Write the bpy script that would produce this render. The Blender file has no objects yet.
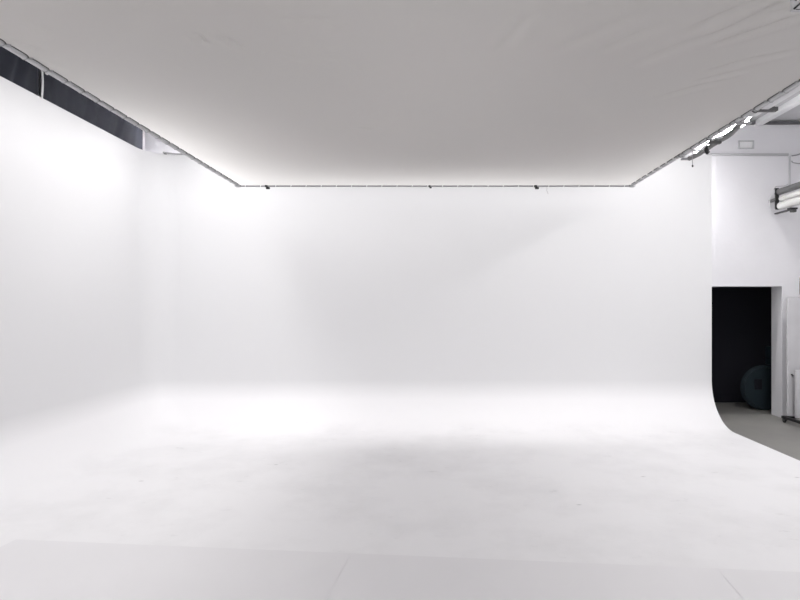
import bpy, bmesh, math, random
from mathutils import Vector, Matrix, noise
random.seed(7)
SC = bpy.context.scene
COL = SC.collection
PI = math.pi

# ------------------------------------------------------------------ camera
H = 1.70                                   # eye height
F = 555.0                                  # focal length in pixels of an 800 px wide frame
cam = bpy.data.cameras.new('camera')
cam.sensor_width = 36.0
cam.lens = F / 800.0 * 36.0
cam.shift_x = -37.0 / 800.0
cam.shift_y = 5.0 / 800.0
cam.clip_start = 0.05
co = bpy.data.objects.new('camera', cam)
co.location = (0, 0, H)
co.rotation_euler = (PI / 2, 0, 0)
COL.objects.link(co)
SC.camera = co

# ------------------------------------------------------------------ materials
def mat(name, col, rough=0.6, metal=0.0, vary=0.06, vscale=3.0, bump=0.0, bscale=60.0, spec=0.4):
    m = bpy.data.materials.new(name)
    m.use_nodes = True
    nt = m.node_tree
    b = nt.nodes['Principled BSDF']
    b.inputs['Roughness'].default_value = rough
    b.inputs['Metallic'].default_value = metal
    b.inputs['Specular IOR Level'].default_value = spec
    tc = nt.nodes.new('ShaderNodeTexCoord')
    n = nt.nodes.new('ShaderNodeTexNoise')
    n.inputs['Scale'].default_value = vscale
    n.inputs['Detail'].default_value = 5
    nt.links.new(tc.outputs['Object'], n.inputs['Vector'])
    mx = nt.nodes.new('ShaderNodeMix'); mx.data_type = 'RGBA'
    lo = [max(0, c * (1 - vary)) for c in col]; hi = [min(1, c * (1 + vary)) for c in col]
    mx.inputs[6].default_value = (*lo, 1); mx.inputs[7].default_value = (*hi, 1)
    nt.links.new(n.outputs['Fac'], mx.inputs[0])
    nt.links.new(mx.outputs[2], b.inputs['Base Color'])
    if bump > 0:
        n2 = nt.nodes.new('ShaderNodeTexNoise'); n2.inputs['Scale'].default_value = bscale
        n2.inputs['Detail'].default_value = 4
        nt.links.new(tc.outputs['Object'], n2.inputs['Vector'])
        bp = nt.nodes.new('ShaderNodeBump'); bp.inputs['Strength'].default_value = bump
        bp.inputs['Distance'].default_value = 0.01
        nt.links.new(n2.outputs['Fac'], bp.inputs['Height'])
        nt.links.new(bp.outputs['Normal'], b.inputs['Normal'])
    return m

def cyc_material():
    """matt white studio paint, with foot scuffs and roller patches where the surface is level"""
    m = bpy.data.materials.new('white_cove_paint'); m.use_nodes = True
    nt = m.node_tree; L = nt.links; b = nt.nodes['Principled BSDF']
    b.inputs['Roughness'].default_value = 0.55
    b.inputs['Specular IOR Level'].default_value = 0.25
    tc = nt.nodes.new('ShaderNodeTexCoord')
    geo = nt.nodes.new('ShaderNodeNewGeometry')
    sep = nt.nodes.new('ShaderNodeSeparateXYZ'); L.new(tc.outputs['Object'], sep.inputs[0])
    lev = nt.nodes.new('ShaderNodeMapRange')           # 1 on the floor, 0 on the walls
    lev.inputs['From Min'].default_value = 0.10; lev.inputs['From Max'].default_value = 0.0
    L.new(sep.outputs['Z'], lev.inputs['Value'])
    big = nt.nodes.new('ShaderNodeTexNoise'); big.inputs['Scale'].default_value = 1.1; big.inputs['Detail'].default_value = 8
    big.inputs['Roughness'].default_value = 0.65
    L.new(tc.outputs['Object'], big.inputs['Vector'])
    r1 = nt.nodes.new('ShaderNodeMapRange'); r1.inputs['From Min'].default_value = 0.45; r1.inputs['From Max'].default_value = 0.75
    L.new(big.outputs['Fac'], r1.inputs['Value'])
    fine = nt.nodes.new('ShaderNodeTexNoise'); fine.inputs['Scale'].default_value = 9; fine.inputs['Detail'].default_value = 6
    fine.inputs['Roughness'].default_value = 0.7
    mp = nt.nodes.new('ShaderNodeMapping'); mp.inputs['Scale'].default_value = (0.5, 1.0, 1.0); mp.inputs['Rotation'].default_value = (0, 0, 0.5)
    L.new(tc.outputs['Object'], mp.inputs['Vector']); L.new(mp.outputs[0], fine.inputs['Vector'])
    r2 = nt.nodes.new('ShaderNodeMapRange'); r2.inputs['From Min'].default_value = 0.60; r2.inputs['From Max'].default_value = 0.72
    L.new(fine.outputs['Fac'], r2.inputs['Value'])
    mul = nt.nodes.new('ShaderNodeMath'); mul.operation = 'MULTIPLY'; L.new(r1.outputs[0], mul.inputs[0]); L.new(r2.outputs[0], mul.inputs[1])
    r1b = nt.nodes.new('ShaderNodeMath'); r1b.operation = 'MULTIPLY'; r1b.inputs[1].default_value = 0.30; L.new(r1.outputs[0], r1b.inputs[0])
    add = nt.nodes.new('ShaderNodeMath'); add.operation = 'ADD'; L.new(mul.outputs[0], add.inputs[0]); L.new(r1b.outputs[0], add.inputs[1])
    # occasional small dark heel marks
    vor = nt.nodes.new('ShaderNodeTexVoronoi'); vor.inputs['Scale'].default_value = 1.9
    mp2 = nt.nodes.new('ShaderNodeMapping'); mp2.inputs['Scale'].default_value = (0.8, 1.4, 1); mp2.inputs['Rotation'].default_value = (0, 0, 0.3)
    L.new(tc.outputs['Object'], mp2.inputs['Vector']); L.new(mp2.outputs[0], vor.inputs['Vector'])
    r3 = nt.nodes.new('ShaderNodeMapRange'); r3.inputs['From Min'].default_value = 0.05; r3.inputs['From Max'].default_value = 0.015
    L.new(vor.outputs['Distance'], r3.inputs['Value'])
    add2 = nt.nodes.new('ShaderNodeMath'); add2.operation = 'ADD'; L.new(add.outputs[0], add2.inputs[0]); L.new(r3.outputs[0], add2.inputs[1])
    fac = nt.nodes.new('ShaderNodeMath'); fac.operation = 'MULTIPLY'; fac.use_clamp = True
    L.new(add2.outputs[0], fac.inputs[0]); L.new(lev.outputs[0], fac.inputs[1])
    mx = nt.nodes.new('ShaderNodeMix'); mx.data_type = 'RGBA'
    # light put into the colour: floor and cove foot painted brighter than the walls
    foot_glow = nt.nodes.new('ShaderNodeMapRange'); foot_glow.inputs['From Min'].default_value = 0.62; foot_glow.inputs['From Max'].default_value = 0.35
    L.new(sep.outputs['Z'], foot_glow.inputs['Value'])
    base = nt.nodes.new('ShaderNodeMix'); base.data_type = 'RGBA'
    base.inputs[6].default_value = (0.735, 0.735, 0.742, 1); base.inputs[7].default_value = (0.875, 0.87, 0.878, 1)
    L.new(foot_glow.outputs[0], base.inputs[0]); L.new(base.outputs[2], mx.inputs[6])
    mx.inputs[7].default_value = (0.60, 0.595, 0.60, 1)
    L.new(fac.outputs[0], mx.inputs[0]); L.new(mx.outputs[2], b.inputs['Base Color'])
    return m

def canopy_material():
    m = bpy.data.materials.new('grey_white_canopy_cloth'); m.use_nodes = True
    nt = m.node_tree; L = nt.links; b = nt.nodes['Principled BSDF']
    b.inputs['Roughness'].default_value = 0.85
    b.inputs['Specular IOR Level'].default_value = 0.15
    tc = nt.nodes.new('ShaderNodeTexCoord')
    n = nt.nodes.new('ShaderNodeTexNoise'); n.inputs['Scale'].default_value = 0.7; n.inputs['Detail'].default_value = 2
    L.new(tc.outputs['Object'], n.inputs['Vector'])
    mx = nt.nodes.new('ShaderNodeMix'); mx.data_type = 'RGBA'
    mx.inputs[6].default_value = CAN_A; mx.inputs[7].default_value = CAN_B
    L.new(n.outputs['Fac'], mx.inputs[0]); L.new(mx.outputs[2], b.inputs['Base Color'])
    # weave
    w = nt.nodes.new('ShaderNodeTexNoise'); w.inputs['Scale'].default_value = 26; w.inputs['Detail'].default_value = 3
    L.new(tc.outputs['Object'], w.inputs['Vector'])
    bp = nt.nodes.new('ShaderNodeBump'); bp.inputs['Strength'].default_value = 0.06; bp.inputs['Distance'].default_value = 0.01
    L.new(w.outputs['Fac'], bp.inputs['Height']); L.new(bp.outputs['Normal'], b.inputs['Normal'])
    # thin cloth: part of the lamplight above comes through
    tr = nt.nodes.new('ShaderNodeBsdfTranslucent'); tr.inputs['Color'].default_value = (0.74, 0.735, 0.73, 1)
    ms = nt.nodes.new('ShaderNodeMixShader'); ms.inputs[0].default_value = 0.42
    out = nt.nodes['Material Output']
    L.new(b.outputs[0], ms.inputs[1]); L.new(tr.outputs[0], ms.inputs[2]); L.new(ms.outputs[0], out.inputs['Surface'])
    return m
CAN_A = (0.58, 0.543, 0.522, 1)
CAN_B = (0.55, 0.538, 0.514, 1)

def emit(name, col, s):
    m = bpy.data.materials.new(name); m.use_nodes = True
    b = m.node_tree.nodes['Principled BSDF']
    b.inputs['Base Color'].default_value = (*col, 1)
    b.inputs['Emission Color'].default_value = (*col, 1); b.inputs['Emission Strength'].default_value = s
    return m

M = dict(
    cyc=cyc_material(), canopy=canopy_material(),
    wall=mat('white_brick_paint', (0.72, 0.715, 0.735), 0.7, vary=0.05, vscale=2.0, bump=0.15, bscale=25),
    ceil=mat('grey_roof_deck', (0.52, 0.52, 0.53), 0.8, vary=0.12),
    beam=mat('white_beam_paint', (0.75, 0.75, 0.76), 0.5),
    dtrim=mat('dark_purlin', (0.12, 0.12, 0.125), 0.6),
    conc=mat('grey_concrete', (0.26, 0.255, 0.24), 0.5, vary=0.16, vscale=2.2, bump=0.05),
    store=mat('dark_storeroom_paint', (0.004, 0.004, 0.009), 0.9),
    sheet=mat('white_vinyl_sheet', (0.82, 0.812, 0.823), 0.5, vary=0.03, vscale=1.5, spec=0.25),
    drape=mat('black_drape_cloth', (0.023, 0.026, 0.038), 0.75, vary=0.25, vscale=4, bump=0.15, bscale=14),
    tubedark=mat('dull_grey_tube', (0.30, 0.30, 0.305), 0.5, 0.2),
    hemshade=mat('dark_hem_shadow', (0.10, 0.10, 0.10), 0.9),
    trunk=mat('pale_grey_trunking', (0.47, 0.47, 0.48), 0.6),
    cordgrey=mat('grey_cord', (0.22, 0.22, 0.22), 0.7),
    alu=mat('aluminium_tube', (0.50, 0.50, 0.51), 0.45, 0.3, vary=0.1),
    tie=mat('grey_tie_cord', (0.33, 0.33, 0.33), 0.8),
    wtie=mat('white_tie_cord', (0.8, 0.8, 0.8), 0.8),
    black=mat('black_plastic', (0.015, 0.015, 0.016), 0.5),
    dgrey=mat('dark_grey_steel', (0.10, 0.10, 0.10), 0.5, 0.2),
    mgrey=mat('mid_grey_plastic', (0.33, 0.33, 0.34), 0.6),
    lgrey=mat('pale_grey_paint', (0.72, 0.72, 0.73), 0.6),
    white=mat('white_plastic', (0.82, 0.82, 0.82), 0.5),
    paperw=mat('white_paper', (0.62, 0.62, 0.60), 0.8),
    paperg=mat('charcoal_paper', (0.11, 0.11, 0.112), 0.8),
    foam=mat('dirty_white_foam_board', (0.50, 0.495, 0.51), 0.7, vary=0.10, vscale=6),
    teal=mat('dark_teal_paint', (0.009, 0.019, 0.026), 0.7, vary=0.15),
    rubber=mat('black_rubber', (0.02, 0.02, 0.02), 0.7),
    chrome=mat('worn_steel', (0.35, 0.35, 0.35), 0.35, 0.8),
)

# ------------------------------------------------------------------ helpers
class MB:
    def __init__(self): self.bm = bmesh.new()
    def box(self, x0, x1, y0, y1, z0, z1, bev=0.0):
        r = bmesh.ops.create_cube(self.bm, size=1)
        vs = r['verts']
        for v in vs:
            v.co = Vector((x0 + (v.co.x + .5) * (x1 - x0), y0 + (v.co.y + .5) * (y1 - y0), z0 + (v.co.z + .5) * (z1 - z0)))
        if bev > 0:
            es = list({e for v in vs for e in v.link_edges})
            bmesh.ops.bevel(self.bm, geom=es, offset=bev, segments=2, affect='EDGES', profile=0.6)
        return self
    def tube(self, pts, r, seg=10, caps=True):
        pts = [Vector(p) for p in pts]
        rr = r if isinstance(r, (list, tuple)) else [r] * len(pts)
        rings = []
        up = None
        for i, p in enumerate(pts):
            d = (pts[min(i + 1, len(pts) - 1)] - pts[max(i - 1, 0)]).normalized()
            if up is None:
                up = Vector((0, 0, 1)) if abs(d.z) < .9 else Vector((1, 0, 0))
            a = d.cross(up).normalized(); u = a.cross(d).normalized(); up = u
            rings.append([self.bm.verts.new(p + (a * math.cos(2 * PI * k / seg) + u * math.sin(2 * PI * k / seg)) * rr[i]) for k in range(seg)])
        for i in range(len(rings) - 1):
            for k in range(seg):
                self.bm.faces.new((rings[i][k], rings[i][(k + 1) % seg], rings[i + 1][(k + 1) % seg], rings[i + 1][k]))
        if caps:
            self.bm.faces.new(rings[0][::-1]); self.bm.faces.new(rings[-1])
        return self
    def torus(self, c, R, r, axis='y', seg=20, s2=8, a0=0, a1=2 * PI):
        full = abs(a1 - a0 - 2 * PI) < 1e-6
        pts = []
        n = seg + 1
        for i in range(n):
            a = a0 + (a1 - a0) * i / seg
            if axis == 'y': pts.append((c[0] + R * math.cos(a), c[1], c[2] + R * math.sin(a)))
            elif axis == 'x': pts.append((c[0], c[1] + R * math.cos(a), c[2] + R * math.sin(a)))
            else: pts.append((c[0] + R * math.cos(a), c[1] + R * math.sin(a), c[2]))
        return self.tube(pts, r, s2, True)
    def build(self, name, m, parent=None, smooth=True, loc=None, recalc=True):
        if recalc: bmesh.ops.recalc_face_normals(self.bm, faces=self.bm.faces)
        me = bpy.data.meshes.new(name)
        if loc is not None:
            bmesh.ops.translate(self.bm, verts=self.bm.verts, vec=-Vector(loc))
        self.bm.to_mesh(me); self.bm.free()
        if isinstance(m, str): m = M[m]
        me.materials.append(m)
        if smooth:
            for p in me.polygons: p.use_smooth = True
            try: me.set_sharp_from_angle(angle=math.radians(38))
            except Exception: pass
        o = bpy.data.objects.new(name, me)
        COL.objects.link(o)
        if parent is not None:
            o.parent = parent
            o.matrix_parent_inverse = Matrix.Identity(4)
            # meshes are modelled in world space: shift into the parent's frame
            base = parent.get('_base', None)
            if base is not None:
                me.transform(Matrix.Translation(-Vector(base)))
        elif loc is not None:
            o.location = loc
        return o

def tag(o, label=None, cat=None, group=None, kind=None):
    if label: o['label'] = label
    if cat: o['category'] = cat
    if group: o['group'] = group
    if kind: o['kind'] = kind
    return o

def thing(name, loc, label, cat, group=None):
    o = bpy.data.objects.new(name, None)
    o.empty_display_size = .1
    COL.objects.link(o)
    o.location = loc
    o['_base'] = list(loc)
    return tag(o, label, cat, group)

def struct(o, label=None, cat=None):
    o['kind'] = 'structure'
    return tag(o, label, cat)

def P(px, py, depth):
    """point seen at pixel (px, py) at a given depth in metres"""
    s = depth / F
    return Vector(((px - 437.0) * s, depth, H + (305.0 - py) * s))

def thicken(bm, t):
    """give a sheet a back face at distance t behind its normals, with crisp separate rim faces"""
    bm.normal_update()
    bm.verts.ensure_lookup_table()
    faces = list(bm.faces)
    bnd = [(e.verts[0], e.verts[1]) for e in bm.edges if e.is_boundary]
    off = {v: v.co - v.normal * t for v in bm.verts}
    nv = {v: bm.verts.new(off[v]) for v in list(off)}
    for f in faces: bm.faces.new([nv[v] for v in reversed(f.verts)])
    for a, c in bnd:
        q = [bm.verts.new(a.co), bm.verts.new(c.co), bm.verts.new(off[c]), bm.verts.new(off[a])]
        bm.faces.new(q)

# ------------------------------------------------------------------ room shell
XL, XR, YB = -4.12, 3.96, 8.00        # cyclorama left wall, right edge, back wall
YR = 8.50                             # rear wall of the building
XRW = 6.05                            # right wall of the building
ZC = 4.52                             # ceiling
YF = -6.0                             # how far the place reaches behind the camera
YC = -0.8                             # where the cove's floor ends behind the camera
ZFL = -0.03                           # concrete level beside the cyclorama
DX0, DX1, DZ = 3.80, 5.285, 1.985      # doorway

struct(MB().box(XL - .6, XRW + .3, YF, 9.95, ZFL - .2, ZFL).build('floor', 'conc', smooth=False))
b = MB()
b.box(XL - .6, DX0, YR, YR + .27, ZFL, ZC + .2)
b.box(DX1, XRW + .3, YR, YR + .27, ZFL, ZC + .2)
b.box(DX0, DX1, YR, YR + .27, DZ, ZC + .2)
bmesh.ops.remove_doubles(b.bm, verts=b.bm.verts, dist=1e-4)
struct(b.build('wall_back', 'wall', smooth=False))
struct(MB().box(XRW, XRW + .3, YF, YR, ZFL, ZC + .2).build('wall_right', 'wall', smooth=False))
struct(MB().box(XL - .6, XL - .35, YF, YR, ZFL, ZC + .2).build('wall_left', 'wall', smooth=False))
struct(MB().box(XL - .6, XRW + .3, YF, YR, ZC, ZC + .2).build('ceiling', 'ceil', smooth=False))
# roof beams running in depth on the right, dark purlin along the rear wall
struct(MB().box(4.85, 4.96, YF, YR, ZC - .08, ZC, .006).build('trim_1', 'beam'))
struct(MB().box(5.62, 5.73, YF, YR, ZC - .08, ZC, .006).build('trim_2', 'beam'))
struct(MB().box(4.2, XRW, YR - .05, YR, ZC - .06, ZC - .02, .005).build('trim_3', 'dtrim'))
# the dark storeroom behind the doorway
b = MB()
b.box(3.2, 7.2, 9.85, 9.95, ZFL, 3.0)
b.box(3.1, 3.2, YR + .27, 9.95, ZFL, 3.0)
b.box(7.2, 7.3, YR + .27, 9.95, ZFL, 3.0)
b.box(3.1, 7.3, YR + .27, 9.95, 3.0, 3.1)
b.box(DX1 + .003, 7.2, YR + .272, YR + .29, ZFL, 3.0)
b.box(3.2, DX0 - .003, YR + .272, YR + .29, ZFL, 3.0)
struct(b.build('wall_storeroom', 'store', smooth=False))

# ------------------------------------------------------------------ cyclorama
def contour(d, h, rc, nseg=10):
    """plan line of the cove at inward offset d: left wall front -> corner -> back wall right"""
    x, y = XL + d, YB - d
    pts = []
    for i in range(13):
        pts.append((x, YC + (y - rc - YC) * i / 12.0, h))
    for i in range(1, nseg):
        a = PI - (PI / 2) * i / nseg
        pts.append((x + rc + rc * math.cos(a), y - rc + rc * math.sin(a), h))
    for i in range(13):
        pts.append((x + rc + (XR - x - rc) * i / 12.0, y, h))
    return pts
WT = 3.86          # top of the cove wall
R = 0.62
bm = bmesh.new()
rows = []
for i in range(17):
    a = (PI / 2) * i / 16
    rows.append(contour(R - R * math.sin(a), R - R * math.cos(a), 0.40))
for k in range(1, 9):
    rows.append(contour(0, R + (WT - R) * k / 8.0, 0.40))
V = [[bm.verts.new(p) for p in r] for r in rows]
for i in range(len(V) - 1):
    for j in range(len(V[0]) - 1):
        bm.faces.new((V[i][j], V[i][j + 1], V[i + 1][j + 1], V[i + 1][j]))
cr = bm.verts.new((XR, YC, 0))
bm.faces.new(V[0] + [cr])
me = bpy.data.meshes.new('cyclorama')
bmesh.ops.recalc_face_normals(bm, faces=bm.faces)
bm.normal_update()
# make the normals look into the room
if sum((f.normal.z for f in bm.faces if len(f.verts) > 10)) < 0:
    bmesh.ops.reverse_faces(bm, faces=bm.faces)
thicken(bm, 0.028)
bm.to_mesh(me); bm.free()
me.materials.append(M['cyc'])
for p in me.polygons: p.use_smooth = True
cyc = bpy.data.objects.new('cyclorama', me); COL.objects.link(cyc)
struct(cyc, 'white painted infinity cove curving from floor into left and back walls', 'cyclorama')

# ------------------------------------------------------------------ vinyl sheets on the floor
SH_A = Vector((-3.05, 4.02)); SH_B = Vector((2.31, 3.53))
ux = (SH_B - SH_A).normalized(); uy = Vector((ux.y, -ux.x))       # uy points towards the camera
def sheet(x0, x1, label, lift):
    bm = bmesh.new()
    nx, ny = 24, 30
    ln = 4.2
    vs = []
    for j in range(ny + 1):
        row = []
        for i in range(nx + 1):
            s = x0 + (x1 - x0) * i / nx; t = ln * j / ny
            q = SH_A + ux * s + uy * t
            z = lift + 0.0018 * noise.noise(Vector((q.x * 2.2, q.y * 2.2, lift * 400)))
            if j == 0: z = 0.0005 + lift * .5
            elif j == 1: z = lift
            row.append(bm.verts.new((q.x, q.y, max(0.0005, z))))
        vs.append(row)
    for j in range(ny):
        for i in range(nx):
            bm.faces.new((vs[j][i], vs[j + 1][i], vs[j + 1][i + 1], vs[j][i + 1]))
    bm.normal_update()
    if sum(f.normal.z for f in bm.faces) < 0: bmesh.ops.reverse_faces(bm, faces=bm.faces)
    thicken(bm, 0.0004)
    mb = MB(); mb.bm.free(); mb.bm = bm
    c = SH_A + ux * (x0 + x1) / 2
    o = mb.build('floor_sheet', 'sheet', loc=(c.x, c.y, 0), recalc=False)
    tag(o, label, 'floor sheet', 'white sheets laid over the foreground floor')
sheet(0.0, 2.4745, 'white vinyl floor sheet with a free corner at the far left of the foreground', 0.004)
sheet(2.478, 4.87, 'middle white vinyl floor sheet, between the other two in the foreground', 0.0045)
sheet(4.8735, 7.0, 'white vinyl floor sheet at the right of the foreground', 0.004)

# ------------------------------------------------------------------ overhead canopy
CX0, CX1, CY0, CY1, CZ = -2.54, 2.49, -1.6, 7.08, 3.23
can = thing('overhead_canopy', (0, 3, CZ), 'large pale grey cloth canopy laced to a tube frame overhead', 'canopy')
SP = 0.18
ys = [CY1 - .06 - SP * k for k in range(26)]
xs_t = [CX0 + .10 + (CX1 - CX0 - .2) * k / 25.0 for k in range(26)]
def scal(t):
    """0 at a tie, 1 between ties; quick to open, slow to close like a pulled hem"""
    f = (t / SP) % 1.0
    return min(1.0, 6 * f, 8 * (1 - f))
NX, NY = 200, 520
creases = [   # (px, py) start and end on the photo as laid out on the cloth, width m, depth m
    ((195, 30), (208, 41), .035, .006), ((213, 28), (243, 44), .04, .007), ((285, 14), (305, 14), .03, .004),
    ((310, 13), (326, 14), .03, .004), ((330, 22), (343, 23), .03, .004), ((285, 52), (300, 52), .03, .004), ((322, 52), (334, 52), .03, .004),
    ((705, 36), (790, 6), .09, .016), ((720, 40), (800, 15), .07, .014), ((690, 28), (760, 0), .11, .014), ((712, 68), (760, 55), .06, .008),
    ((700, 78), (745, 68), .06, .008), ((735, 62), (790, 50), .07, .006), ((610, 45), (660, 22), .09, .010), ((640, 60), (700, 35), .10, .008),
    ((500, 45), (530, 10), .08, .008), ((560, 45), (640, 10), .12, .008), ((10, 40), (40, 48), .03, .005), ((30, 22), (48, 32), .03, .004),
    ((360, 124), (378, 126), .05, .004), ((40, 60), (60, 68), .03, .004), ((660, 95), (720, 78), .08, .006), ((735, 22), (800, -6), .07, .014)]
def to_plane(p):
    s = (CZ - H) / (305.0 - p[1])
    return Vector(((p[0] - 437) * s, F * s))
CR = [(to_plane(a), to_plane(c), max(.05, w * .9), d * (3.6 if w > .05 else 6.0)) for a, c, w, d in creases]
def cloth_z(x, y):
    u = (x - CX0) / (CX1 - CX0); v = (y - CY0) / (CY1 - CY0)
    edge = min(1, min(u, 1 - u) * 8) * min(1, (1 - v) * 10) * min(1, v * 10)
    z = -0.030 * math.sin(PI * u) * math.sin(PI * max(0, min(1, v)))
    z += 0.012 * noise.noise(Vector((x * .8, y * .8, 0))) * edge
    z += 0.0035 * noise.noise(Vector((x * 3.0 + y, y * 2.2, 4))) * edge
    q = Vector((x, y))
    for a, c, w, d in CR:
        ab = c - a
        t = max(0, min(1, (q - a).dot(ab) / ab.dot(ab)))
        dist = (q - a - ab * t).length
        if dist < 3 * w:
            fall = math.sin(PI * (0.08 + 0.84 * t))
            z += d * fall * (math.exp(-(dist / w) ** 2 * 3) - 0.5 * math.exp(-(dist / w) ** 2))
    return z
bm = bmesh.new()
fx0, fx1, fy1 = CX0 + .022, CX1 - .022, CY1 - .012
vs = []
for j in range(NY + 1):
    y = CY0 + (fy1 - CY0) * j / NY
    sc_ = 0.016 * scal(ys[0] - y + 100 * SP)
    row = []
    for i in range(NX + 1):
        u = i / NX
        x = (fx0 + sc_) * (1 - u) + (fx1 - sc_) * u
        row.append(bm.verts.new((x, y, CZ - .004 + cloth_z(x, y))))
    vs.append(row)
for j in range(NY):
    for i in range(NX):
        bm.faces.new((vs[j][i], vs[j + 1][i], vs[j + 1][i + 1], vs[j][i + 1]))
bm.normal_update()
if sum(f.normal.z for f in bm.faces) > 0: bmesh.ops.reverse_faces(bm, faces=bm.faces)
mb = MB(); mb.bm.free(); mb.bm = bm
cl = mb.build('cloth', 'canopy', can, recalc=False)
TR = 0.019
MB().tube([(CX0, CY0, CZ), (CX0, CY1, CZ)], TR, 14).build('frame_tube', 'alu', can)
MB().tube([(CX1, CY0, CZ), (CX1, CY1, CZ)], TR, 14).build('frame_tube', 'alu', can)
MB().tube([(CX0, CY1, CZ - .013), (CX1, CY1, CZ - .013)], 0.011, 12).build('frame_tube', 'tubedark', can)
MB().tube([(CX0, CY0, CZ), (CX1, CY0, CZ)], TR, 12).build('frame_tube', 'alu', can)
for x in (CX0, CX1):
    MB().box(x - .03, x + .03, CY1 - .04, CY1 + .03, CZ - .026, CZ + .026, .008).build('corner_joint', 'alu', can)
for y in (1.0, 3.4, 5.8):
    for x in (CX0, CX1):
        MB().tube([(x, y, CZ + .02), (x, y, ZC)], .004, 8).build('hanger_cable', 'chrome', can)
def add_tie(x, y, axis, sgn, m):
    bm_ = MB()
    if axis == 'y':     # round a side tube
        pts = []
        for k in range(13):
            a = 2 * PI * k / 12
            pts.append((x + (TR + .001) * math.cos(a), y + .004 * math.sin(a), CZ + (TR + .001) * math.sin(a)))
        bm_.tube(pts, .0035, 6)
        bm_.tube([(x + sgn * .022, y, CZ - .012), (x + sgn * .036, y + .004, CZ - .010), (x + sgn * .05, y + .004, CZ - .008)], [.005, .007, .003], 6)
    else:
        pts = []
        for k in range(13):
            a = 2 * PI * k / 12
            pts.append((x + .004 * math.sin(a), y + .013 * math.cos(a), CZ - .013 + .013 * math.sin(a)))
        bm_.tube(pts, .0045, 6)
    bm_.build('tie', m, can)
for i, y in enumerate(ys[:24]):
    add_tie(CX0, y, 'y', 1, 'tie' if i % 3 else 'mgrey')
    add_tie(CX1, y, 'y', -1, 'wtie' if i < 8 else 'tie')
for x in xs_t: add_tie(x, CY1, 'x', 1, 'wtie')

# dark cord along the scalloped side hems, standing for the shadow gap
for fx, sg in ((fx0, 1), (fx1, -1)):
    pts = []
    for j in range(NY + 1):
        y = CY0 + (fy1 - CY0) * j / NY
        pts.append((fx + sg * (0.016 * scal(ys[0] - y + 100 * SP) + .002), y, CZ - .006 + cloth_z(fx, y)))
    MB().tube(pts, .0042, 5).build('hem_shadow_cord', 'hemshade', can)

# black clamps on the back tube
def clamp(px, py, label, s=1.0):
    c = P(px, py, CY1 - .0)
    c.z = CZ - .022
    t = thing('spring_clamp', c, label, 'clamp', 'black clamps along the back tube of the canopy')
    x, y, z = c
    MB().box(x - .024 * s, x + .010 * s, y - .02, y + .02, z - .004, z + .030 * s, .005).build('jaw', 'black', t)
    MB().box(x - .012 * s, x + .036 * s, y - .014, y + .014, z - .030 * s, z - .005, .006).build('handle', 'black', t)
    MB().tube([(x - .006 * s, y - .026, z - .004), (x - .006 * s, y + .026, z - .004)], .006 * s, 8).build('pivot', 'dgrey', t)
clamp(267, 186, 'black spring clamp on the canopy back tube near its left corner')
clamp(430, 184, 'small black spring clamp at the middle of the canopy back tube', .62)
clamp(536, 185, 'black spring clamp on the canopy back tube, beside the dangling thread')
p = P(546, 187, CY1)
o = MB().tube([(p.x, p.y + .0, CZ - .008), (p.x + .012, p.y, CZ - .03), (p.x + .010, p.y, CZ - .07), (p.x + .028, p.y, CZ - .115)], .0022, 6).build('hanging_thread', 'mgrey', loc=(p.x, p.y, CZ))
tag(o, 'thin grey thread dangling from the canopy back tube beside a black clamp', 'thread')

# ------------------------------------------------------------------ right edge of the canopy: rail, lamp, cords, brackets
def on_rail(px, k=0.0, X=CX1):
    """point on a line parallel to the canopy's right edge, seen at column px"""
    return X * F / (px - 437.0)
rail = MB()
rail.box(2.525, 2.585, CY0, on_rail(752, X=2.55), CZ - .006, CZ + .028, .006)
tag(rail.build('mounting_rail', 'lgrey', loc=(2.55, 2, CZ)), 'pale grey flat rail running beside the right edge of the canopy', 'rail')

def bracket(px0, px1, py, th, m, label):
    d = on_rail(px0)
    s = d / F
    x0, x1 = CX1 + .005, CX1 + .005 + (px1 - px0) * s
    z = H + (305 - py) * s
    t = thing('support_bracket', (x0, d, z), label, 'bracket', 'steel brackets sticking out from the right canopy tube')
    MB().box(x0, x1, d - .022, d + .022, z - th / 2, z + th / 2, .003).build('flat_bar', m, t)
    MB().torus((CX1, d, CZ), TR + .004, .006, 'y', 16, 8).build('collar', m, t)
    MB().tube([(x1 - .02, d, z - th / 2 - .006), (x1 - .02, d, z + th / 2 + .012)], .006, 8).build('bolt', 'chrome', t)
    return x1, d, z
bracket(755, 776, 109.5, .030, 'dgrey', 'dark steel bracket bar nearest the camera on the right canopy edge')
bracket(737, 750, 123.5, .014, 'mgrey', 'small grey bracket bar between the two dark ones on the canopy edge')
bracket(709, 720, 142.5, .026, 'dgrey', 'short dark bracket block beside the hanging black strap')
bracket(681, 691, 159.0, .016, 'mgrey', 'grey bracket nearest the far right corner of the canopy')

def poly(pts, n=6):
    """smooth a coarse list of points (Catmull-Rom)"""
    p = [Vector(q) for q in pts]; out = []
    for i in range(len(p) - 1):
        a, b_, c, d = p[max(i - 1, 0)], p[i], p[i + 1], p[min(i + 2, len(p) - 1)]
        for k in range(n):
            t = k / n
            out.append(.5 * ((2 * b_) + (c - a) * t + (2 * a - 5 * b_ + 4 * c - d) * t * t + (3 * b_ - a - 3 * c + d) * t ** 3))
    out.append(p[-1]); return out
def cord(name, pix, r, m, label, cat, group=None, X=None):
    pts = []
    for px, py, dx in pix:
        d = on_rail(px, X=CX1 + dx)
        pts.append(P(px, py, d))
    o = MB().tube(poly(pts), r, 8).build(name, m, loc=tuple(pts[0]))
    return tag(o, label, cat, group)
cord('power_cord', [(756, 109, .03), (749, 112, .04), (744, 118, .06), (739, 124, .08), (733, 130, .10), (726, 134.5, .11), (718, 138, .11), (711, 143, .10)], .010, 'dgrey', 'dark power cord drooping along the right canopy edge past the brackets', 'cord')
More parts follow.
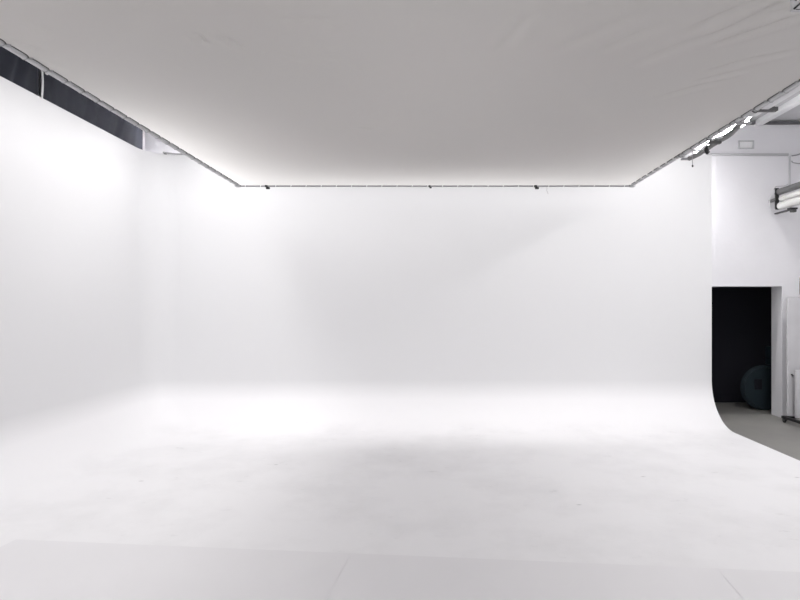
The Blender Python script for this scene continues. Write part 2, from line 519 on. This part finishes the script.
cord('power_cord', [(741, 122, .14), (735, 129.5, .15), (728, 135.8, .16), (720, 140.3, .17), (712, 145.3, .16), (704, 151, .15), (697, 155, .12), (689, 158.6, .08)], .024, 'cordgrey', 'thick grey cord drooping below the dark one at the right canopy edge', 'cord')
cord('power_cord', [(722, 137, .05), (714, 139, .06), (706, 145, .06), (700, 150, .06), (692, 151, .05), (686, 154, .04), (683, 157.5, .03)], .010, 'lgrey', 'pale grey looped cord near the far right corner of the canopy', 'cord')
# black strap hanging down
d = on_rail(705, X=CX1 + .08)
pts = [P(706.5, 142, d), P(706.5, 146, d), P(706.2, 149, d), P(707, 151.5, d), P(708.5, 153.2, d)]
o = MB().tube(poly(pts), [.008 + .012 * min(1, i / 14) for i in range(25)], 8).build('hanging_strap', 'black', loc=tuple(pts[0]))
tag(o, 'short black strap hanging from the cords at the right canopy edge', 'strap')
d = on_rail(692, X=CX1 + .05)
t = thing('pull_string', P(692.5, 153, d), 'thin grey pull string with a small knob below the right canopy edge', 'pull string')
MB().tube([P(692.5, 153, d), P(692.4, 158, d), P(692.6, 165, d)], .0035, 6).build('string', 'mgrey', t)
q = P(692.6, 166, d)
MB().tube([q + Vector((0, 0, .013)), q + Vector((0, 0, .006)), q - Vector((0, 0, .006)), q - Vector((0, 0, .012))], [.004, .009, .009, .004], 8).build('knob', 'dgrey', t)

# crumpled white tape on the rail
def rag(pix, w, label):
    pts = []
    for px, py in pix:
        pts.append(P(px, py, on_rail(px, X=CX1 + .05)))
    pts = poly(pts, 5)
    bm = bmesh.new(); prev = None
    for i, p_ in enumerate(pts):
        n = noise.noise_vector(p_ * 9) * .012
        a = bm.verts.new(p_ + Vector((-.2 * w, 0, w * .5)) + n); c = bm.verts.new(p_ + Vector((.25 * w, .01, -w * .5)) - n)
        mid = bm.verts.new(p_ + Vector((.02, 0, 0)) + n * 1.4)
        if prev:
            bm.faces.new((prev[0], a, mid, prev[1])); bm.faces.new((prev[1], mid, c, prev[2]))
        prev = (a, mid, c)
    mb = MB(); mb.bm.free(); mb.bm = bm
    o = mb.build('tape_strip', 'white', loc=tuple(pts[0]))
    s = o.modifiers.new('thickness', 'SOLIDIFY'); s.thickness = .002
    tag(o, label, 'tape', 'white tape strips at the right canopy edge')
rag([(754, 110), (748, 114), (744, 119), (740, 121)], .03, 'crumpled white tape strip just left of the long dark bracket bar')
rag([(741, 117), (736, 121), (731, 123), (727, 127)], .028, 'crumpled white tape strip above the small grey bracket bar')

# ------------------------------------------------------------------ lamps
def strip_light(c, length, axis, power, label, spread=170, width=.34, col=(1, 1, 1), tilt=None):
    x, y, z = c
    t = thing('strip_light', (x, y, z), label, 'light', 'strip lights hung above the canopy')
    hl, hw = length / 2 + .03, (width / 2 + .03 if spread < 360 else .045)
    bx = (hl, hw) if axis == 'x' else (hw, hl)
    m_ = MB(); m_.box(x - bx[0], x + bx[0], y - bx[1], y + bx[1], z + .012, z + .07, .01); m_.build('housing', 'white', t)
    for s_ in (-1, 1):
        m_ = MB()
        p_ = (x + s_ * (hl - .15), y, z + .07) if axis == 'x' else (x, y + s_ * (hl - .15), z + .07)
        m_.tube([p_, (p_[0], p_[1], ZC)], .004, 6)
        m_.build('hanger', 'chrome', t)
    if spread == 360:                 # bare tube
        m_ = MB(); r_ = .024
        a_, c_ = ((x - length / 2, y, z - .02), (x + length / 2, y, z - .02)) if axis == 'x' else ((x, y - length / 2, z - .02), (x, y + length / 2, z - .02))
        m_.tube([a_, c_], r_, 16)
        em = emit('lit_tube', col, power / (PI * 2 * PI * r_ * length))
        m_.build('tube', em, t)
        return t
    l = bpy.data.lights.new('lamp', 'AREA'); l.shape = 'RECTANGLE'
    l.size = length if axis == 'x' else width; l.size_y = width if axis == 'x' else length
    l.energy = power; l.spread = math.radians(spread); l.color = col
    lo = bpy.data.objects.new('lamp', l); COL.objects.link(lo)
    lo.parent = t; lo.location = (0, 0, 0)
    return t
COOL = (1.0, 0.985, 0.985)
LAMPS = [   # key, position, length, axis, power, spread, label
    ('L1', (-2.92, 5.6, 4.20), 2.4, 'y', 37, 170, 'long white strip light above the left edge of the canopy, near the back wall'),
    ('L3', (-3.10, 0.8, 4.15), 1.6, 'y', 36, 170, 'white strip light above the gap left of the canopy, near its front'),
    ('R1o', (3.00, 5.9, 3.50), 1.05, 'y', 28, 360, 'lit tube light just beyond the right canopy edge, behind the drooping cords'),
    ('R3', (3.10, 0.8, 4.15), 1.6, 'y', 32, 170, 'white strip light above the gap right of the canopy, near its front'),
    ('R4', (2.95, 7.15, 4.25), 0.9, 'x', 15, 170, 'short white strip light above the far right corner of the canopy'),
    ('L4', (-2.95, 7.0, 4.28), 0.7, 'x', 16, 170, 'short white strip light above the far left corner of the canopy'),
    ('B4', (0.0, 7.2, 4.40), 3.9, 'x', 22, 118, 'long white strip light above the back edge of the canopy'),
    ('C1', (0.0, 3.4, 4.42), 3.0, 'y', 3.6, 170, 'added fill light above the middle of the canopy cloth'),  # unseen fill, put in to lift the floor under the cloth
    ('A1', (4.40, 5.4, 4.30), 1.6, 'y', 50, 170, 'added fill light above the right edge of the cove, beside the roof beam'),  # fill put in for the right part of the rear wall
    ('A2', (-3.05, 8.25, 3.74), 1.0, 'x', 235, 360, 'added fill tube hidden behind the top left corner of the cove wall'),  # hidden fill, added to brighten the rear wall above the left corner
    ('A3', (3.15, 8.25, 3.74), 1.0, 'x', 115, 360, 'added fill tube hidden behind the top right corner of the cove wall'),  # hidden fill, added to brighten the rear wall right of the cove
    ('F1', (0.0, -3.0, 4.30), 4.0, 'x', 150, 170, 'added long fill light behind the camera, past the front edge of the canopy'),  # unseen front fill, added to throw light in from behind the camera
]
EXTRA = []
for key, pos, ln, ax, pw, spr, lab in LAMPS + EXTRA:
    if pw > 0: strip_light(pos, ln, ax, pw, lab, spr, col=COOL)

# ------------------------------------------------------------------ left side: black drapes and cord above the cove wall
def drape(y0, y1, label, amp, seed):
    X = XL - .10
    z0, z1 = 3.30, 4.44
    bm = bmesh.new(); ny, nz = int((y1 - y0) * 40), 24
    vs = []
    for j in range(nz + 1):
        z = z0 + (z1 - z0) * j / nz
        row = []
        for i in range(ny + 1):
            y = y0 + (y1 - y0) * i / ny
            e = min(1, (y1 - y) * 6, (y - y0) * 6)
            w = y + .35 * (z1 - z) * math.sin(y * 1.7 + seed)
            x = X + e * amp * (noise.noise(Vector((w * 4.5, z * .5, seed))) + .45 * noise.noise(Vector((w * 12, z * .8, seed + 3))))
            row.append(bm.verts.new((min(x, XL - .045), y, z)))
        vs.append(row)
    for j in range(nz):
        for i in range(ny):
            bm.faces.new((vs[j][i], vs[j][i + 1], vs[j + 1][i + 1], vs[j + 1][i]))
    t = thing('drape', (X, (y0 + y1) / 2, z1), label, 'drape', 'black drapes above the left wall of the cove')
    mb = MB(); mb.bm.free(); mb.bm = bm
    o = mb.build('cloth', 'drape', t)
    s = o.modifiers.new('thickness', 'SOLIDIFY'); s.thickness = .003
    MB().tube([(X, y0, z1 + .01), (X, y1, z1 + .01)], .016, 10).build('hanging_pole', 'dgrey', t)
yc = 4.15 * F / (437 - 41.5)
drape(5.915, 7.95, 'black drape behind the white cord, reaching the far left corner', .028, 2.0)
drape(-1.5, 5.885, 'black folded drape nearest the camera above the left cove wall', .06, 5.0)
cp = [(XL - .015, yc - .01, 4.40), (XL - .02, yc, 4.2), (XL - .005, yc + .012, 4.02), (XL + .006, yc + .006, 3.9), (XL + .033, yc, 3.84), (XL + .033, yc, 3.72)]
cp = [(XL - .03, yc, 4.49), (XL - .03, yc + .004, 4.25), (XL - .028, yc + .014, 4.08), (XL - .03, yc + .012, 3.95), (XL - .03, yc - .006, 3.80)]
t = thing('rope', (XL - .03, yc, 4.49), 'white rope hanging between the two black drapes at upper left', 'rope')
MB().tube(poly(cp), .010, 8).build('cord', 'white', t)
t2c = Vector((XL - .035, 4.17 * F / (437 - 45.3), 0)); t2c.z = H + (305 - 73.5) * t2c.y / F
o = MB().tube([t2c + Vector((.0, -.016, 0)), t2c + Vector((0, -.012, 0)), t2c + Vector((0, .012, 0)), t2c + Vector((0, .016, 0))], [.005, .013, .013, .005], 8).build('drape_clip', 'white', loc=tuple(t2c))
tag(o, 'tiny white clip on the black drape just right of the white cord', 'clip')
# cable along the top of the back wall
zt = WT + .011
pts = [(XL + .22, YB - .105, zt), (XL + .33, YB - .03, zt), (XL + .5, YB + .005, zt + .004)] + [(XL + .5 + .25 * k, YB + .012, zt + .003 * math.sin(k * 2.1)) for k in range(1, 29)] 
t = thing('wall_top_cable', pts[0], 'grey cable lying along the top edge of the back cove wall', 'cable')
MB().tube(poly(pts, 4), .013, 8).build('cable', 'tie', t)
for px in (165,):
    q = P(px, 155, YB)
    MB().box(q.x - .014, q.x + .014, YB - .008, YB + .026, zt - .016, zt + .014, .004).build('cable_clip', 'black', t)

# ------------------------------------------------------------------ things on the rear wall at the right
yw = YR
def W(px, py, off=0.0): return P(px, py, YR - off)
# small vent plate
c = W(745.5, 145)
t = thing('wall_vent', (c.x, YR, c.z), 'small white rectangular vent frame high on the rear wall', 'vent')
w2, h2 = .118, .064
b = MB()
b.box(c.x - w2, c.x + w2, YR - .03, YR, c.z + h2 - .014, c.z + h2, .003)
b.box(c.x - w2, c.x + w2, YR - .03, YR, c.z - h2, c.z - h2 + .014, .003)
b.box(c.x - w2, c.x - w2 + .014, YR - .03, YR, c.z - h2 + .014, c.z + h2 - .014, .003)
b.box(c.x + w2 - .014, c.x + w2, YR - .03, YR, c.z - h2 + .014, c.z + h2 - .014, .003)
b.build('frame', 'trunk', t)
b = MB(); b.box(c.x - w2 + .014, c.x + w2 - .014, YR - .006, YR, c.z - h2 + .014, c.z + h2 - .014)
b.build('plate', 'white', t)
# trunking
a, e, dn = W(700, 155), W(789, 155), W(789.5, 192)
t = thing('cable_trunking', (a.x, YR, a.z), 'grey cable trunking running level across the rear wall and turning down', 'trunking')
MB().box(a.x, e.x, YR - .03, YR, a.z - .018, a.z + .018, .004).build('level_run', 'trunk', t)
MB().box(e.x - .022, e.x + .016, YR - .034, YR, a.z - .024, a.z + .024, .005).build('corner_cover', 'lgrey', t)
MB().box(e.x - .008, e.x + .012, YR - .024, YR, dn.z, a.z - .02, .003).build('drop_run', 'trunk', t)
a2, b2 = W(791, 156), W(806, 153)
o = MB().tube(poly([(a2.x + .005, YR - .012, a2.z), (a2.x + .08, YR - .012, a2.z + .012), (b2.x, YR - .012, b2.z), (XRW - .0, YR - .012, b2.z)]), .010, 8).build('wall_conduit', 'mgrey', loc=(a2.x, YR, a2.z))
tag(o, 'thin grey conduit carrying on right from the trunking corner', 'conduit')
a2, b2 = W(791, 161), W(806, 164)
o = MB().tube(poly([(a2.x + .003, YR - .01, a2.z), (a2.x + .04, YR - .01, a2.z - .03), (b2.x, YR - .01, b2.z), (XRW, YR - .01, b2.z)]), .007, 8).build('wall_cable', 'tie', loc=(a2.x, YR, a2.z))
tag(o, 'thin grey cable sagging right from the trunking drop, below the conduit', 'cable')
# small box at the frame edge
c = W(801.2, 286)
t = thing('switch_box', (c.x, YR, c.z), 'small grey switch box on the rear wall above the foam boards', 'switch box')
MB().box(c.x - .035, c.x + .06, YR - .06, YR, c.z - .13, c.z + .13, .008).build('housing', 'mgrey', t)
MB().box(c.x - .02, c.x + .04, YR - .075, YR - .06, c.z + .02, c.z + .09, .005).build('switch', 'black', t)

# ------------------------------------------------------------------ background paper rolls near the rear wall
YE = 8.30
def roll(px, py, r, m, length, label, core):
    c = P(px, py, YE)
    t = thing('paper_roll', (c.x, YE, c.z), label, 'paper roll', 'paper rolls on the wall rack')
    MB().tube([(c.x, YE, c.z), (c.x, YE - length, c.z)], r, 28).build('paper', m, t)
    b = MB(); b.tube([(c.x, YE + .011, c.z), (c.x, YE - length - .038, c.z)], core, 14); b.build('core_tube', 'dgrey', t)
    return c
r1 = roll(779.5, 191.8, .048, 'paperg', 2.7, 'charcoal grey paper roll, uppermost on the rack', .024)
r2 = roll(781.0, 198.8, .036, 'paperw', 2.7, 'thin white paper roll in the middle of the rack', .016)
r3 = roll(780.5, 206.0, .056, 'paperw', 2.7, 'thick white paper roll, lowest on the rack', .024)
t = thing('roll_rack', (r2.x, YR, r2.z), 'black steel rack holding three paper rolls out from the rear wall', 'rack')
MB().box(r2.x - .075, r2.x - .02, YE + .012, YE + .032, r3.z - .05, r1.z + .06, .004).build('end_plate', 'black', t)
for q in (r1, r2, r3):
    MB().box(q.x - .06, q.x + .035, YE + .014, YE + .03, q.z - .034, q.z - .018, .003).build('hook', 'black', t)
MB().box(r2.x - .065, r2.x - .03, YE + .03, YR, r2.z - .02, r2.z + .02, .003).build('wall_arm', 'dgrey', t)
c = P(786, 210.5, 8.2)
MB().box(c.x - .05, c.x + .06, 8.02, 8.10, c.z - .012, c.z + .016, .006).build('lower_arm', 'black', t)
MB().box(c.x - .02, c.x + .05, 8.03, 8.09, c.z - .05, c.z - .010, .01).build('clamp_block', 'dgrey', t)
MB().box(c.x + .01, c.x + .05, 8.09, YR, c.z - .01, c.z + .012, .003).build('wall_arm', 'dgrey', t)
for yy in (YE - 2.74,):
    MB().box(r2.x - .075, r2.x - .03, yy - .02, yy, r3.z - .05, ZC, .004).build('ceiling_arm', 'black', t)
    for q in (r1, r2, r3):
        MB().box(q.x - .06, q.x + .035, yy - .018, yy - .002, q.z - .034, q.z - .018, .003).build('hook', 'black', t)
# bead chain loop at the end of the rolls
pts = [P(775, 188, YE + .04), P(778, 186.4, YE + .05), P(783, 187, YE + .05)]
o = MB().tube(poly([P(774.5, 190, YE + .06), P(771.5, 194, YE + .07), P(769.8, 200, YE + .07), P(769.6, 206, YE + .07), P(771.5, 209.5, YE + .07), P(774.5, 209, YE + .06), P(775.5, 206, YE + .06)]), .0055, 6).build('chain_loop', 'lgrey', loc=tuple(P(774.5, 190, YE + .06)))
tag(o, 'pale chain loop hanging at the left end of the paper rolls', 'chain')
o = MB().tube(poly([P(774, 189.5, YE + .05), P(776, 186.6, YE + .05), P(780, 186.2, YE + .04), P(785, 185.8, YE + .03), P(788, 184, YE + .03)]), .0045, 6).build('loose_wire', 'tie', loc=tuple(P(774, 189.5, YE + .05)))
tag(o, 'loose grey wire curling over the end of the charcoal roll', 'wire')

# ------------------------------------------------------------------ foam boards on a wheeled dolly
dk = 0.062
t = thing('wheeled_dolly', (5.35, 8.0, ZFL), 'low black wheeled dolly under the white foam boards', 'dolly')
z0 = ZFL
b = MB()
for x in (5.110, 5.62):
    b.box(x - .025, x + .025, 7.42, 8.20, z0 + dk, z0 + dk + .035, .004)
for y in (7.445, 7.81, 8.17):
    b.box(5.135, 5.595, y - .025, y + .025, z0 + dk, z0 + dk + .035, .004)
b.build('frame', 'black', t)
for x, y in ((5.110, 7.48), (5.110, 8.15), (5.62, 7.48), (5.62, 8.15)):
    wz = z0 + .030
    cs = MB(); cs.box(x - .022, x - .017, y - .02, y + .03, wz - .005, z0 + dk, .001); cs.box(x + .017, x + .022, y - .02, y + .03, wz - .005, z0 + dk, .001)
    cs.box(x - .022, x + .022, y - .022, y + .022, z0 + dk - .012, z0 + dk, .001)
    k = cs.build('caster', 'dgrey', t)
    wb = MB(); wb.tube([(x - .014, y + .012, wz), (x - .009, y + .012, wz), (x + .009, y + .012, wz), (x + .014, y + .012, wz)], [.025, .030, .030, .025], 20)
    w_ = wb.build('wheel', 'rubber', k)
    w_.data.transform(Matrix.Translation(-Vector(t['_base'])))
zt = z0 + dk + .035
def board(x0, x1, y0, th, zz0, zz1, label, lean=0.0, bev=.012):
    b = MB(); b.box(x0, x1, y0, y0 + th, zz0, zz1, bev)
    for v in b.bm.verts: v.co.y += lean * (v.co.z - zz0)
    o = b.build('foam_board', 'foam', loc=((x0 + x1) / 2, y0, zz0))
    return tag(o, label, 'foam board', 'white foam boards on the dolly')
board(5.135, 5.68, 8.125, .05, zt, 1.82, 'tall scuffed white foam board standing on the dolly against the wall', .0, .03)
board(5.185, 5.66, 8.0, .05, zt, .76, 'short clean white foam board in front of the tall board on the dolly', .0, .008)
c = P(792.2, 375, 8.12)
o = MB().tube([c + Vector((-.014, 0, .012)), c + Vector((0, -.014, 0)), c + Vector((.014, 0, -.012))], [.008, .012, .008], 8).build('board_handle', 'black', loc=tuple(c))
tag(o, 'small black toggle handle on the face of the tall foam board', 'handle')

# ------------------------------------------------------------------ storeroom: dark teal drums
def drum(c, r, dep, label):
    x, y, z = c
    t = thing('drum', (x, y, z - r), label, 'drum')
    b = MB()
    prof = [(0, r * .93), (.02, r), (dep * .30, r), (dep * .32, r * 1.015), (dep * .35, r), (dep * .65, r), (dep * .67, r * 1.015), (dep * .7, r), (dep - .02, r), (dep, r * .93)]
    b.tube([(x, y + q[0], z) for q in prof], [q[1] for q in prof], 40); b.build('barrel', 'teal', t)
    MB().torus((x, y, z), r * .93, .014, 'y', 40, 8).build('rim', 'teal', t)
    b = MB(); b.box(x - r * .50, x - r * .18, y - .012, y + .01, z - r * .06, z + r * .40, .006); b.build('label_plate', 'store', t)
    return t
drum((5.40, 9.12, .335), .365, .12, 'dark teal round drum lying on its side inside the doorway')
t = thing('equipment_case', (5.75, 9.18, .706), 'dark case lying on top of the round drum inside the doorway', 'case')
MB().box(5.46, 6.1, 9.10, 9.26, .708, 1.02, .03).build('case_body', 'teal', t)
MB().box(5.45, 6.11, 9.09, 9.27, .82, .83, .004).build('seam', 'store', t)

# ------------------------------------------------------------------ panel under the canopy at the top right of the frame
d = 2.3
c = P(793, 10, d); s = d / F
t = thing('overhead_plate', (c.x + .12, d, c.z + .1), 'grey panel with black struts hanging under the canopy at top right', 'panel')
MB().box(c.x, c.x + .26, d, d + .02, c.z, c.z + .11, .003).build('plate', 'trunk', t)
MB().tube([(c.x + .002, d - .004, c.z + .003), (c.x + .034, d - .004, c.z + .031)], [.004, .003], 8).build('strut', 'black', t)
MB().tube([(c.x + .010, d - .004, c.z + .036), (c.x + .009, d - .004, c.z + .1)], .0025, 8).build('strut', 'black', t)
MB().tube([(c.x + .01, d - .003, c.z + .001), (c.x + .26, d - .003, c.z + .001)], .0018, 8).build('edge_strip', 'dgrey', t)
for x in (c.x + .05, c.x + .21): MB().tube([(x, d + .01, c.z + .11), (x, d + .01, CZ - .02)], .003, 6).build('hanger', 'dgrey', t)

# ------------------------------------------------------------------ world and view
w = bpy.data.worlds.new('daylight'); SC.world = w; w.use_nodes = True
bg = w.node_tree.nodes['Background']
bg.inputs['Color'].default_value = (0.97, 0.97, 1.0, 1); bg.inputs['Strength'].default_value = 2.35
vs_ = SC.view_settings
vs_.view_transform = 'Standard'; vs_.look = 'None'; vs_.gamma = 1.0; vs_.use_curve_mapping = False
vs_.exposure = 0.07
SC.cycles.max_bounces = 16; SC.cycles.diffuse_bounces = 12
for o in list(bpy.data.objects):
    if '_base' in o.keys(): del o['_base']
